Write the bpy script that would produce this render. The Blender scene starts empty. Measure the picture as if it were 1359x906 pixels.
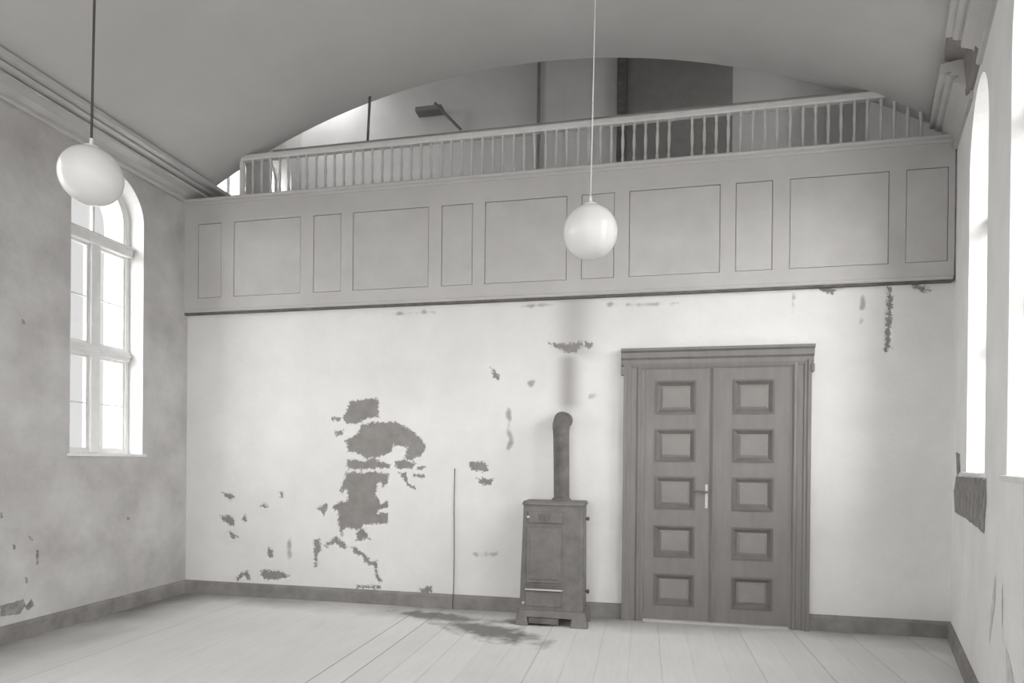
import bpy, bmesh, math, random
import numpy as np
from mathutils import Vector, Matrix, geometry
random.seed(7)
SC = bpy.context.scene
COL = SC.collection
R = math.radians

# ------------------------------------------------------------------ camera
F_PX, PPY = 836.64, 615.18
YAW, PITCH, ROLL = 0.2066, -0.004, 0.0097
ax = Vector((-math.sin(YAW)*math.cos(PITCH), math.cos(YAW)*math.cos(PITCH), math.sin(PITCH)))
rr = Vector((math.cos(YAW), math.sin(YAW), 0)); uu = rr.cross(ax)
r2 = math.cos(ROLL)*rr + math.sin(ROLL)*uu
u2 = -math.sin(ROLL)*rr + math.cos(ROLL)*uu
cd = bpy.data.cameras.new('camera'); cam = bpy.data.objects.new('camera', cd); COL.objects.link(cam)
cd.sensor_width = 36; cd.sensor_fit = 'HORIZONTAL'; cd.lens = F_PX*36/1359
cd.shift_y = (PPY-453)/1359; cd.clip_start = .02
m = Matrix((r2, u2, -ax)).transposed().to_4x4(); m.translation = Vector((0, 0, 1.5))
cam.matrix_world = m
SC.camera = cam
SC.view_settings.view_transform = 'Standard'; SC.view_settings.look = 'None'
SC.view_settings.gamma = 1; SC.view_settings.use_curve_mapping = False
SC.view_settings.exposure = EXPOSURE = 0.0

# ------------------------------------------------------------------ sky: bright haze behind the camera, calmer sky ahead
SKY_AHEAD, SKY_BEHIND, GROUND = 0.80, 18.5, 0.30
w = bpy.data.worlds.new('sky'); SC.world = w; w.use_nodes = True
nt = w.node_tree; nt.nodes.clear()
N = nt.nodes.new; Lk = nt.links.new
tc = N('ShaderNodeTexCoord'); sp = N('ShaderNodeSeparateXYZ'); Lk(tc.outputs['Generated'], sp.inputs[0])
def mr(src, a, b, c, d):
    n = N('ShaderNodeMapRange'); n.interpolation_type = 'SMOOTHSTEP'
    n.inputs[1].default_value = a; n.inputs[2].default_value = b; n.inputs[3].default_value = c; n.inputs[4].default_value = d
    Lk(src, n.inputs[0]); return n.outputs[0]
side = mr(sp.outputs[1], .30, -.25, SKY_AHEAD, SKY_BEHIND)
up = mr(sp.outputs[2], -.12, .0, GROUND, 1.0)
mu = N('ShaderNodeMath'); mu.operation = 'MULTIPLY'; Lk(side, mu.inputs[0]); Lk(up, mu.inputs[1])
bg = N('ShaderNodeBackground'); bg.inputs[0].default_value = (1, .998, .995, 1); Lk(mu.outputs[0], bg.inputs[1])
wo = N('ShaderNodeOutputWorld'); Lk(bg.outputs[0], wo.inputs[0])

# added lamp above an added ceiling opening, brightening the gallery's left end
gl = bpy.data.lights.new('added_gallery_lamp', 'AREA'); gl.shape = 'RECTANGLE'; gl.size = .7; gl.size_y = .65; gl.energy = 17
go = bpy.data.objects.new('added_gallery_lamp', gl); COL.objects.link(go); go.location = (-4.45, 8.05, 7.5)

# ------------------------------------------------------------------ measures (metres)
D = 6.15                 # back wall
XL, XR = -5.007, 2.624   # side walls at the back wall
TR = 0.3313              # the right wall leans inwards towards the camera
CS = math.sqrt(1+TR*TR)
YB = 2.6                 # where the canted right wall turns straight
XB = XR-(D-YB)*TR
YF = -5.0                # front wall behind the camera
YG = 8.5                 # rear wall of the gallery
ZP0, ZP1 = 3.106, 4.34   # parapet
def RX(y): return XR-(D-y)*TR if y > YB else XB

# ------------------------------------------------------------------ helpers
def link(name, me, mat=None, parent=None):
    o = bpy.data.objects.new(name, me); COL.objects.link(o)
    if mat is not None:
        for x in (mat if isinstance(mat, (list, tuple)) else [mat]): me.materials.append(x)
    if parent: o.parent = parent
    return o
def obj(name, bm, mat=None, parent=None, smooth=False, bevel=0, loc=None):
    bmesh.ops.recalc_face_normals(bm, faces=bm.faces)
    me = bpy.data.meshes.new(name); bm.to_mesh(me); bm.free()
    if smooth:
        for p in me.polygons: p.use_smooth = True
    o = link(name, me, mat, parent)
    if bevel:
        b = o.modifiers.new('bevel', 'BEVEL'); b.width = bevel; b.segments = 2; b.limit_method = 'ANGLE'; b.angle_limit = R(40)
    if loc is not None: o.location = loc
    return o
def empty(name, loc=(0, 0, 0)):
    o = bpy.data.objects.new(name, None); COL.objects.link(o); o.location = loc; return o
def tag(o, label=None, cat=None, group=None, kind=None):
    if label: o['label'] = label
    if cat: o['category'] = cat
    if group: o['group'] = group
    if kind: o['kind'] = kind
    return o
def struct(o): o['kind'] = 'structure'; return o
def box(bm, x0, x1, y0, y1, z0, z1):
    v = [bm.verts.new((x, y, z)) for x in (x0, x1) for y in (y0, y1) for z in (z0, z1)]
    for f in ((0,1,3,2), (4,6,7,5), (0,4,5,1), (2,3,7,6), (0,2,6,4), (1,5,7,3)): bm.faces.new([v[i] for i in f])
def frustum(bm, x0, x1, z0, z1, yb, yf, ins):
    """a raised field: rectangle at yb shrinking by ins at yf (yf nearer the camera)"""
    a = [bm.verts.new(p) for p in ((x0, yb, z0), (x1, yb, z0), (x1, yb, z1), (x0, yb, z1))]
    b = [bm.verts.new(p) for p in ((x0+ins, yf, z0+ins), (x1-ins, yf, z0+ins), (x1-ins, yf, z1-ins), (x0+ins, yf, z1-ins))]
    bm.faces.new(b); bm.faces.new(a[::-1])
    for i in range(4): bm.faces.new((a[i], a[(i+1) % 4], b[(i+1) % 4], b[i]))
def tube(bm, pts, rad, n=10, cap=True, ref=(0, 0, 1)):
    pts = [Vector(p) for p in pts]; rings = []
    ref = Vector(ref)
    for i, p in enumerate(pts):
        t = (pts[min(i+1, len(pts)-1)]-pts[max(i-1, 0)]).normalized()
        rf = ref if abs(t.dot(ref)) < .95 else Vector((1, 0, 0))
        a = t.cross(rf).normalized(); b = t.cross(a)
        rd = rad[i] if isinstance(rad, (list, tuple)) else rad
        rings.append([bm.verts.new(p+(a*math.cos(2*math.pi*k/n)+b*math.sin(2*math.pi*k/n))*rd) for k in range(n)])
    for A, B in zip(rings, rings[1:]):
        for k in range(n): bm.faces.new((A[k], A[(k+1) % n], B[(k+1) % n], B[k]))
    if cap: bm.faces.new(rings[0][::-1]); bm.faces.new(rings[-1])
def lathe(bm, prof, n=16, c=(0, 0, 0)):
    rings = []
    for r, z in prof:
        if r < 1e-5: rings.append([bm.verts.new((c[0], c[1], c[2]+z))])
        else: rings.append([bm.verts.new((c[0]+r*math.cos(2*math.pi*k/n), c[1]+r*math.sin(2*math.pi*k/n), c[2]+z)) for k in range(n)])
    for A, B in zip(rings, rings[1:]):
        for k in range(n):
            a, b = A[k % len(A)], A[(k+1) % len(A)]; c_, d = B[(k+1) % len(B)], B[k % len(B)]
            vs = []
            for q in (a, b, c_, d):
                if q not in vs: vs.append(q)
            if len(vs) > 2: bm.faces.new(vs)
def sweep(bm, prof, A, B, out):
    """profile of (offset, z) swept from A to B (x, y); out = unit (x, y) pointing into the room"""
    ends = []
    for P in (A, B):
        dz = P[2] if len(P) > 2 else 0
        ends.append([bm.verts.new((P[0]+out[0]*e, P[1]+out[1]*e, z+dz)) for e, z in prof])
    n = len(prof)
    for i in range(n): bm.faces.new((ends[0][i], ends[0][(i+1) % n], ends[1][(i+1) % n], ends[1][i]))
    bm.faces.new(ends[0]); bm.faces.new(ends[1][::-1])
def arch(s0, s1, z0, zs, n=24, rise=None):
    """outline of a round-headed opening, counter-clockwise"""
    c, rd = (s0+s1)/2, (s1-s0)/2
    rise = rise or rd
    return [(s0, z0), (s1, z0)] + [(c+rd*math.cos(math.pi*k/n), zs+rise*math.sin(math.pi*k/n)) for k in range(n+1)]
def slab(bm, origin, u, nrm, outer, holes, t, mat_i=0):
    """plate with holes; u = direction of s, nrm = outward direction of the thickness t"""
    loops = [outer]+holes
    origin = Vector(origin); u = Vector(u); nrm = Vector(nrm)
    P = lambda s, z, d: origin+u*s+Vector((0, 0, z))+nrm*d
    tris = geometry.tessellate_polygon([[Vector((s, z, 0)) for s, z in l] for l in loops])
    flat = [p for l in loops for p in l]
    A = [bm.verts.new(P(s, z, 0)) for s, z in flat]; B = [bm.verts.new(P(s, z, t)) for s, z in flat]
    for tr in tris:
        try:
            bm.faces.new([A[i] for i in tr]).material_index = mat_i; bm.faces.new([B[i] for i in tr][::-1])
        except ValueError: pass
    k = 0
    for l in loops:
        n = len(l)
        for i in range(n):
            a, b = k+i, k+(i+1) % n
            bm.faces.new((A[a], A[b], B[b], B[a]))
        k += n
def patch(bm, origin, u, inn, poly, mat_i, d=.002):
    """a thin scab on a wall face, its rim broken up"""
    pts = []
    n = len(poly)
    for i in range(n):
        a, b = Vector(poly[i]), Vector(poly[(i+1) % n]); L = (b-a).length; k = max(1, int(L/.02))
        for j in range(k):
            q = a.lerp(b, j/k); am = min(.006, L*.15)
            pts.append((q.x+random.uniform(-am, am), q.y+random.uniform(-am, am)))
    tris = geometry.tessellate_polygon([[Vector((s, z, 0)) for s, z in pts]])
    V = [bm.verts.new(Vector(origin)+Vector(u)*s+Vector((0, 0, z))+Vector(inn)*d) for s, z in pts]
    for tr in tris:
        try: bm.faces.new([V[i] for i in tr]).material_index = mat_i
        except ValueError: pass

# ------------------------------------------------------------------ materials
def tint(v):
    k = min(1, max(0, (v-.1)/.5))          # the darker paints are the warmer ones
    return (v, v*(.925+.063*k), v*(.89+.088*k), 1)
def mat(name, base, var=.0, scale=3., rough=.85, bump=.0, bscale=40., detail=6, stretch=(1, 1, 1), spec=.25, speck=0):
    m = bpy.data.materials.new(name); m.use_nodes = True
    t = m.node_tree; b = t.nodes['Principled BSDF']
    b.inputs['Roughness'].default_value = rough; b.inputs['Specular IOR Level'].default_value = spec
    b.inputs['Base Color'].default_value = tint(base)
    tc = t.nodes.new('ShaderNodeTexCoord'); mp = t.nodes.new('ShaderNodeMapping'); mp.inputs['Scale'].default_value = stretch
    t.links.new(tc.outputs['Object'], mp.inputs[0])
    if var:
        n = t.nodes.new('ShaderNodeTexNoise'); n.inputs['Scale'].default_value = scale; n.inputs['Detail'].default_value = detail; n.inputs['Roughness'].default_value = .6
        t.links.new(mp.outputs[0], n.inputs['Vector'])
        cr = t.nodes.new('ShaderNodeValToRGB'); cr.color_ramp.elements[0].position = .3; cr.color_ramp.elements[1].position = .7
        cr.color_ramp.elements[0].color = tint(base*(1-var)); cr.color_ramp.elements[1].color = tint(min(.95, base*(1+var)))
        t.links.new(n.outputs[0], cr.inputs[0]); t.links.new(cr.outputs[0], b.inputs['Base Color'])
    if bump:
        n2 = t.nodes.new('ShaderNodeTexNoise'); n2.inputs['Scale'].default_value = bscale; n2.inputs['Detail'].default_value = 4
        t.links.new(mp.outputs[0], n2.inputs['Vector'])
        bp = t.nodes.new('ShaderNodeBump'); bp.inputs['Strength'].default_value = bump; bp.inputs['Distance'].default_value = .01
        t.links.new(n2.outputs[0], bp.inputs['Height']); t.links.new(bp.outputs[0], b.inputs['Normal'])
    return m
def attr_mat(name, base, var, dark, soot_shade=.3, scale=2.2):
    """plaster whose losses follow the attribute 'loss' and whose sooty run and corner shade follow 'soot'"""
    m = mat(name, base, var, scale, .9, .25, 30)
    t = m.node_tree; b = t.nodes['Principled BSDF']; src = b.inputs['Base Color'].links[0].from_socket
    at = t.nodes.new('ShaderNodeAttribute'); at.attribute_name = 'loss'
    tc = t.nodes.new('ShaderNodeTexCoord')
    n = t.nodes.new('ShaderNodeTexNoise'); n.inputs['Scale'].default_value = 26; n.inputs['Detail'].default_value = 8; n.inputs['Roughness'].default_value = .78
    t.links.new(tc.outputs['Object'], n.inputs['Vector'])
    ma = t.nodes.new('ShaderNodeMath'); ma.operation = 'MULTIPLY_ADD'; ma.inputs[1].default_value = .17; ma.inputs[2].default_value = -.090
    t.links.new(n.outputs[0], ma.inputs[0])
    ad = t.nodes.new('ShaderNodeMath'); ad.operation = 'ADD'; t.links.new(at.outputs['Fac'], ad.inputs[0]); t.links.new(ma.outputs[0], ad.inputs[1])
    mrn = t.nodes.new('ShaderNodeMapRange'); mrn.inputs[1].default_value = -.003; mrn.inputs[2].default_value = .004
    t.links.new(ad.outputs[0], mrn.inputs[0])
    a2 = t.nodes.new('ShaderNodeAttribute'); a2.attribute_name = 'soot_shade'
    mx0 = t.nodes.new('ShaderNodeMix'); mx0.data_type = 'RGBA'; mx0.inputs['B'].default_value = tint(soot_shade)
    t.links.new(a2.outputs['Fac'], mx0.inputs['Factor']); t.links.new(src, mx0.inputs['A'])
    n3 = t.nodes.new('ShaderNodeTexNoise'); n3.inputs['Scale'].default_value = 9; t.links.new(tc.outputs['Object'], n3.inputs['Vector'])
    cr = t.nodes.new('ShaderNodeValToRGB'); cr.color_ramp.elements[0].color = tint(dark*.8); cr.color_ramp.elements[1].color = tint(dark*1.3)
    t.links.new(n3.outputs[0], cr.inputs[0])
    mx = t.nodes.new('ShaderNodeMix'); mx.data_type = 'RGBA'
    t.links.new(mrn.outputs[0], mx.inputs['Factor']); t.links.new(mx0.outputs['Result'], mx.inputs['A']); t.links.new(cr.outputs[0], mx.inputs['B'])
    t.links.new(mx.outputs['Result'], b.inputs['Base Color'])
    return m
M = {}
M['plaster'] = attr_mat('white plaster', .74, .05, .25)
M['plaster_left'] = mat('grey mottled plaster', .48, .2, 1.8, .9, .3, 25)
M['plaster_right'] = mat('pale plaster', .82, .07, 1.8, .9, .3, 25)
M['reveal'] = mat('white reveal', .60, .03, 3, .8)
M['stain'] = mat('stained plaster', .64, .2, 14, .95)
M['scab'] = mat('bare plaster', .27, .35, 14, .95, .4, 60)
M['vault'] = mat('vault plaster', .53, .05, 1.0, .95, .15, 18)
M['gallery_plaster'] = mat('gallery plaster', .66, .06, 2.0, .9, .2, 20)
M['parapet'] = mat('painted boarding', .50, .05, 3, .6, .08, 60, stretch=(1, 1, 1))
M['parapet_panel'] = mat('painted panel', .50, .06, 4, .6, .08, 60)
M['cornice'] = mat('painted cornice', .52, .06, 6, .8, .15, 50)
M['baluster'] = mat('painted baluster', .56, .08, 14, .6)
M['rail'] = mat('painted rail', .66, .07, 8, .55)
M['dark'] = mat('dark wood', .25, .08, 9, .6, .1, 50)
M['skirt'] = mat('brown skirting', .25, .22, 5, .6, .15, 40)
M['door'] = mat('brown door paint', .215, .08, 5, .5, .08, 50, stretch=(3, 1, .5))
M['door_field'] = mat('door field', .24, .07, 5, .5, .08, 50)
M['door_mould'] = mat('door moulding', .15, .1, 6, .5)
M['iron'] = mat('cast iron', .165, .2, 9, .55, .15, 60, spec=.4)
M['iron_dark'] = mat('dark iron', .14, .3, 9, .6, .15, 60)
M['brass'] = mat('worn metal', .5, .05, 20, .35, spec=.6)
M['frame'] = mat('window paint', .74, .06, 10, .5)
M['cord'] = mat('cord', .10)
M['cord_light'] = mat('light cord', .75)
GLOBE = .0
def globe_mat():
    m = mat('opal glass', .74, rough=.25, spec=.4); b = m.node_tree.nodes['Principled BSDF']
    b.inputs['Emission Color'].default_value = (1, .99, .975, 1); b.inputs['Emission Strength'].default_value = GLOBE
    return m
M['globe'] = globe_mat()
def glass_mat():
    m = bpy.data.materials.new('window glass'); m.use_nodes = True; t = m.node_tree; t.nodes.clear()
    o = t.nodes.new('ShaderNodeOutputMaterial'); a = t.nodes.new('ShaderNodeBsdfTransparent'); a.inputs[0].default_value = (.93, .94, .93, 1)
    g = t.nodes.new('ShaderNodeBsdfGlossy'); g.inputs['Roughness'].default_value = .05
    x = t.nodes.new('ShaderNodeMixShader'); x.inputs[0].default_value = .06
    t.links.new(a.outputs[0], x.inputs[1]); t.links.new(g.outputs[0], x.inputs[2]); t.links.new(x.outputs[0], o.inputs[0]); return m
M['glass'] = glass_mat()
FLOOR = .74
def floor_mat():
    m = bpy.data.materials.new('scrubbed floorboards'); m.use_nodes = True; t = m.node_tree; b = t.nodes['Principled BSDF']
    b.inputs['Roughness'].default_value = .6; b.inputs['Specular IOR Level'].default_value = .3
    nn = t.nodes.new; L = t.links.new
    tc = nn('ShaderNodeTexCoord'); sp = nn('ShaderNodeSeparateXYZ'); L(tc.outputs['Object'], sp.inputs[0])
    def math_(op, a, bv=None, c=None):
        n = nn('ShaderNodeMath'); n.operation = op
        for i, v in enumerate((a, bv, c)):
            if v is None: continue
            if isinstance(v, (int, float)): n.inputs[i].default_value = v
            else: L(v, n.inputs[i])
        return n.outputs[0]
    W = .235
    q = math_('DIVIDE', math_('ADD', sp.outputs[0], 2.21), W)
    fr = math_('FRACT', q); idx = math_('FLOOR', q)
    edge = math_('MINIMUM', fr, math_('SUBTRACT', 1.0, fr))
    gap = nn('ShaderNodeMapRange'); gap.inputs[1].default_value = .008; gap.inputs[2].default_value = .03; gap.inputs[3].default_value = 1; gap.inputs[4].default_value = 0; L(edge, gap.inputs[0])
    wn = nn('ShaderNodeTexWhiteNoise'); wn.noise_dimensions = '1D'; L(idx, wn.inputs['W'])
    # how open each seam is
    gs = nn('ShaderNodeTexWhiteNoise'); gs.noise_dimensions = '1D'; L(math_('FLOOR', math_('ADD', q, .5)), gs.inputs['W'])
    own = math_('LESS_THAN', math_('ABSOLUTE', math_('SUBTRACT', math_('FLOOR', math_('ADD', q, .5)), .5)), .6)
    seam = math_('MAXIMUM', math_('MULTIPLY', math_('POWER', gs.outputs['Value'], 2.5), .32), math_('MULTIPLY', own, .62))
    gapf = math_('MULTIPLY', gap.outputs[0], seam)
    mp = nn('ShaderNodeMapping'); mp.inputs['Scale'].default_value = (9, .8, 1); L(tc.outputs['Object'], mp.inputs[0])
    g = nn('ShaderNodeTexNoise'); g.inputs['Scale'].default_value = 3; g.inputs['Detail'].default_value = 7; g.inputs['Roughness'].default_value = .65; L(mp.outputs[0], g.inputs['Vector'])
    bl = nn('ShaderNodeTexNoise'); bl.inputs['Scale'].default_value = 1.1; bl.inputs['Detail'].default_value = 5; L(tc.outputs['Object'], bl.inputs['Vector'])
    v = math_('ADD', math_('MULTIPLY', g.outputs[0], .16), math_('MULTIPLY', bl.outputs[0], .20))
    v = math_('ADD', v, math_('MULTIPLY', wn.outputs['Value'], .05))
    cr = nn('ShaderNodeMapRange'); cr.inputs[1].default_value = .08; cr.inputs[2].default_value = .32; cr.inputs[3].default_value = FLOOR*.84; cr.inputs[4].default_value = FLOOR*1.12; L(v, cr.inputs[0])
    # ash and scorch left on the boards in front of the stove
    def blob(cx, cy, sx, sy, rot):
        m2 = nn('ShaderNodeMapping'); m2.vector_type = 'TEXTURE'; m2.inputs['Location'].default_value = (cx, cy, 0); m2.inputs['Rotation'].default_value = (0, 0, rot); m2.inputs['Scale'].default_value = (sx, sy, 1)
        L(tc.outputs['Object'], m2.inputs[0]); ln = nn('ShaderNodeVectorMath'); ln.operation = 'LENGTH'; L(m2.outputs[0], ln.inputs[0])
        return math_('SUBTRACT', 1.0, ln.outputs['Value'])
    bb = math_('MAXIMUM', blob(-1.35, 5.42, .66, .25, R(-28)), blob(-1.95, 5.8, .7, .20, R(-12)))
    bb = math_('MAXIMUM', bb, blob(-1.1, 5.75, .35, .12, 0))
    sn = nn('ShaderNodeTexNoise'); sn.inputs['Scale'].default_value = 7; sn.inputs['Detail'].default_value = 6; L(tc.outputs['Object'], sn.inputs['Vector'])
    st = math_('ADD', bb, math_('MULTIPLY', math_('SUBTRACT', sn.outputs[0], .5), 1.6))
    sm = nn('ShaderNodeMapRange'); sm.inputs[1].default_value = -.1; sm.inputs[2].default_value = .6; sm.inputs[3].default_value = 0; sm.inputs[4].default_value = .85; L(st, sm.inputs[0])
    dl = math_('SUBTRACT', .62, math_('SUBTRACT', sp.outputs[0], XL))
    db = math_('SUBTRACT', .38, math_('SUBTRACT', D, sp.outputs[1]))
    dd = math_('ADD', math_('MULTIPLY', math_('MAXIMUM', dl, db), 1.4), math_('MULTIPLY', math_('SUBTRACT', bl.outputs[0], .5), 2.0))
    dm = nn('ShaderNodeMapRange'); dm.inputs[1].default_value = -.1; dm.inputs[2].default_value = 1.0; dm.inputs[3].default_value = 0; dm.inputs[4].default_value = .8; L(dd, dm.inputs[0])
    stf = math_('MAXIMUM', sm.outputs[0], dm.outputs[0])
    c0 = nn('ShaderNodeCombineColor'); L(cr.outputs[0], c0.inputs[0]); L(math_('MULTIPLY', cr.outputs[0], .985), c0.inputs[1]); L(math_('MULTIPLY', cr.outputs[0], .972), c0.inputs[2])
    x1 = nn('ShaderNodeMix'); x1.data_type = 'RGBA'; L(gapf, x1.inputs['Factor']); L(c0.outputs[0], x1.inputs['A']); x1.inputs['B'].default_value = tint(.06)
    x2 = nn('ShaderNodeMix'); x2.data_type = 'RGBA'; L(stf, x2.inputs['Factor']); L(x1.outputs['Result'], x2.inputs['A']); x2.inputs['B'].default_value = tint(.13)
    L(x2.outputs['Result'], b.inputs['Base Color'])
    bp = nn('ShaderNodeBump'); bp.inputs['Strength'].default_value = .3; bp.inputs['Distance'].default_value = .006; L(math_('SUBTRACT', g.outputs[0], gap.outputs[0]), bp.inputs['Height']); L(bp.outputs[0], b.inputs['Normal'])
    return m
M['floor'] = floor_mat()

# outlines of lost plaster, in metres on the wall
PATCHES = [
    [(-3.04, 2.118), (-2.725, 2.143), (-2.717, 1.949), (-2.842, 1.935), (-2.962, 1.88), (-3.083, 1.88), (-3.12, 1.951), (-3.069, 2.035)],
    [(-3.251, 1.951), (-3.144, 1.937), (-3.159, 1.906), (-3.251, 1.917)],
    [(-3.204, 1.796), (-3.113, 1.81), (-3.127, 1.754), (-3.188, 1.748)],
    [(-3.096, 1.698), (-2.961, 1.768), (-2.902, 1.866), (-2.782, 1.893), (-2.545, 1.898), (-2.399, 1.837), (-2.253, 1.727), (-2.2, 1.646), (-2.237, 1.55), (-2.337, 1.521), (-2.411, 1.576), (-2.382, 1.639), (-2.543, 1.65), (-2.586, 1.575), (-2.719, 1.532), (-2.868, 1.517), (-2.944, 1.572), (-3.05, 1.586), (-3.066, 1.656)],
    [(-3.064, 1.496), (-2.958, 1.502), (-2.898, 1.48), (-2.779, 1.518), (-2.585, 1.45), (-2.6, 1.409), (-2.748, 1.421), (-2.763, 1.401), (-3.063, 1.4)],
    [(-2.527, 1.478), (-2.425, 1.507), (-2.308, 1.467), (-2.336, 1.412), (-2.511, 1.41)],
    [(-2.396, 1.576), (-2.309, 1.535), (-2.337, 1.502), (-2.439, 1.507)],
    [(-3.078, 1.363), (-2.733, 1.371), (-2.599, 1.353), (-2.604, 1.256), (-2.672, 1.213), (-2.687, 1.269), (-2.722, 1.254), (-2.751, 1.143), (-2.715, 1.102), (-2.685, 1.033), (-2.611, 1.076), (-2.596, 1.007), (-2.684, 0.991), (-2.729, 0.948), (-2.601, 0.938), (-2.609, 0.835), (-2.862, 0.825), (-2.936, 0.761), (-3.073, 0.785), (-3.133, 0.727), (-3.158, 0.796), (-3.166, 0.965), (-3.212, 0.964), (-3.227, 1.006), (-3.136, 1.05), (-3.06, 1.066), (-3.052, 1.136), (-3.076, 1.192), (-3.122, 1.135), (-3.137, 1.191), (-3.102, 1.276)],
    [(-2.936, 0.761), (-2.861, 0.777), (-2.8, 0.662), (-2.875, 0.679), (-2.905, 0.636), (-2.965, 0.648), (-2.951, 0.705)],
    [(-3.01, 0.576), (-2.965, 0.578), (-2.829, 0.485), (-2.783, 0.432), (-2.724, 0.448), (-2.707, 0.296), (-2.662, 0.242), (-2.692, 0.221), (-2.737, 0.28), (-2.744, 0.391), (-2.843, 0.415), (-2.889, 0.483), (-2.979, 0.521)],
    [(-3.446, 0.64), (-3.378, 0.648), (-3.352, 0.535), (-3.408, 0.49), (-3.391, 0.363), (-3.422, 0.348), (-3.439, 0.503)],
    [(-3.316, 0.593), (-3.194, 0.682), (-3.102, 0.629), (-3.055, 0.575), (-3.101, 0.559), (-3.193, 0.62), (-3.3, 0.565)],
    [(-3.142, 0.754), (-3.109, 0.755), (-3.105, 0.629), (-3.135, 0.628)],
    [(-3.397, 0.988), (-3.304, 1.032), (-3.289, 0.99), (-3.334, 0.904), (-3.356, 0.946), (-3.396, 0.959)],
    [(-4.569, 1.12), (-4.437, 1.108), (-4.404, 1.065), (-4.469, 1.043), (-4.519, 1.083)],
    [(-4.567, 0.871), (-4.484, 0.867), (-4.418, 0.845), (-4.407, 0.758), (-4.467, 0.771), (-4.517, 0.807), (-4.567, 0.812)],
    [(-4.31, 0.848), (-4.271, 0.885), (-4.254, 0.821), (-4.286, 0.797)],
    [(-4.473, 0.697), (-4.4, 0.67), (-4.357, 0.643), (-4.416, 0.623)],
    [(-4.379, 0.168), (-4.314, 0.25), (-4.233, 0.268), (-4.193, 0.183), (-4.232, 0.175), (-4.265, 0.223), (-4.346, 0.17)],
    [(-4.087, 0.289), (-3.974, 0.294), (-3.83, 0.287), (-3.734, 0.233), (-3.877, 0.192), (-4.037, 0.196)],
    [(-3.976, 0.54), (-3.937, 0.513), (-3.927, 0.432), (-3.982, 0.424), (-3.992, 0.482)],
    [(-3.751, 0.663), (-3.713, 0.65), (-3.709, 0.235), (-3.735, 0.262)],
    [(-3.847, 1.149), (-3.806, 1.136), (-3.821, 1.078), (-3.84, 1.077)],
    [(-4.077, 0.985), (-4.019, 1.016), (-3.987, 0.973), (-4.044, 0.972)],
    [(-2.482, 1.369), (-2.409, 1.37), (-2.387, 1.26), (-2.437, 1.3)],
    [(-2.393, 1.26), (-2.306, 1.226), (-2.311, 1.195), (-2.393, 1.241)],
    [(-2.33, 1.357), (-2.206, 1.359), (-2.214, 1.317), (-2.321, 1.332)],
    [(-2.279, 1.44), (-2.198, 1.435), (-2.235, 1.405), (-2.293, 1.409)],
    [(-2.261, 0.166), (-2.123, 0.214), (-2.108, 0.152), (-2.237, 0.134)],
    [(-2.946, 0.175), (-2.692, 0.188), (-2.676, 0.158), (-2.946, 0.153)],
    [(-1.739, 1.459), (-1.656, 1.487), (-1.642, 1.447), (-1.697, 1.419)],
    [(-1.697, 0.572), (-1.592, 0.589), (-1.427, 0.588), (-1.426, 0.561), (-1.647, 0.541)],
    [(-1.737, 1.479), (-1.556, 1.496), (-1.532, 1.405), (-1.594, 1.39), (-1.712, 1.411)],
    [(-1.656, 1.328), (-1.476, 1.315), (-1.499, 1.262), (-1.593, 1.268)],
    [(-0.929, 2.67), (-0.892, 2.655), (-0.803, 2.652), (-0.613, 2.657), (-0.598, 2.639), (-0.634, 2.611), (-0.663, 2.571), (-0.758, 2.573), (-0.803, 2.608), (-0.884, 2.632)],
    [(-0.569, 2.653), (-0.504, 2.654), (-0.525, 2.615), (-0.547, 2.601), (-0.569, 2.624)],
    [(-1.135, 2.281), (-1.082, 2.29), (-1.104, 2.242)],
    [(-0.55, 2.158), (-0.47, 2.178), (-0.46, 2.142), (-0.491, 2.121), (-0.535, 2.114)],
    [(-1.516, 2.438), (-1.435, 2.368), (-1.434, 2.317), (-1.491, 2.345)],
    [(-1.337, 2.026), (-1.309, 2.026), (-1.305, 1.635), (-1.33, 1.618)],
    [(1.302, 3.076), (1.314, 3.076), (1.316, 2.869), (1.304, 2.87)],
    [(1.876, 3.002), (1.91, 3.039), (1.919, 3.03), (1.897, 2.99), (1.894, 2.764), (1.878, 2.765)],
    [(2.106, 3.069), (2.127, 3.062), (2.121, 2.791), (2.114, 2.615), (2.11, 2.521), (2.086, 2.504), (2.09, 2.616), (2.094, 2.792)],
    [(1.513, 3.121), (1.624, 3.097), (1.664, 3.054), (1.647, 3.039), (1.58, 3.057), (1.535, 3.089)],
    [(2.284, 3.101), (2.379, 3.064), (2.422, 3.031), (2.411, 3.017), (2.327, 3.055)],
    [(-1.224, 3.049), (-0.885, 3.05), (-0.884, 3.031), (-1.224, 3.034)],
    [(-0.364, 3.025), (0.09, 3.016), (0.299, 3.018), (0.299, 3.004), (0.091, 2.999), (-0.364, 3.01)],
    [(-2.578, 3.019), (-2.249, 3.026), (-2.127, 3.025), (-2.127, 3.009), (-2.249, 3.006), (-2.578, 3.003)],
    [(0.97, 3.132), (1.359, 3.121), (1.738, 3.096), (1.738, 3.069), (1.359, 3.093), (0.97, 3.104)],
]
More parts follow.
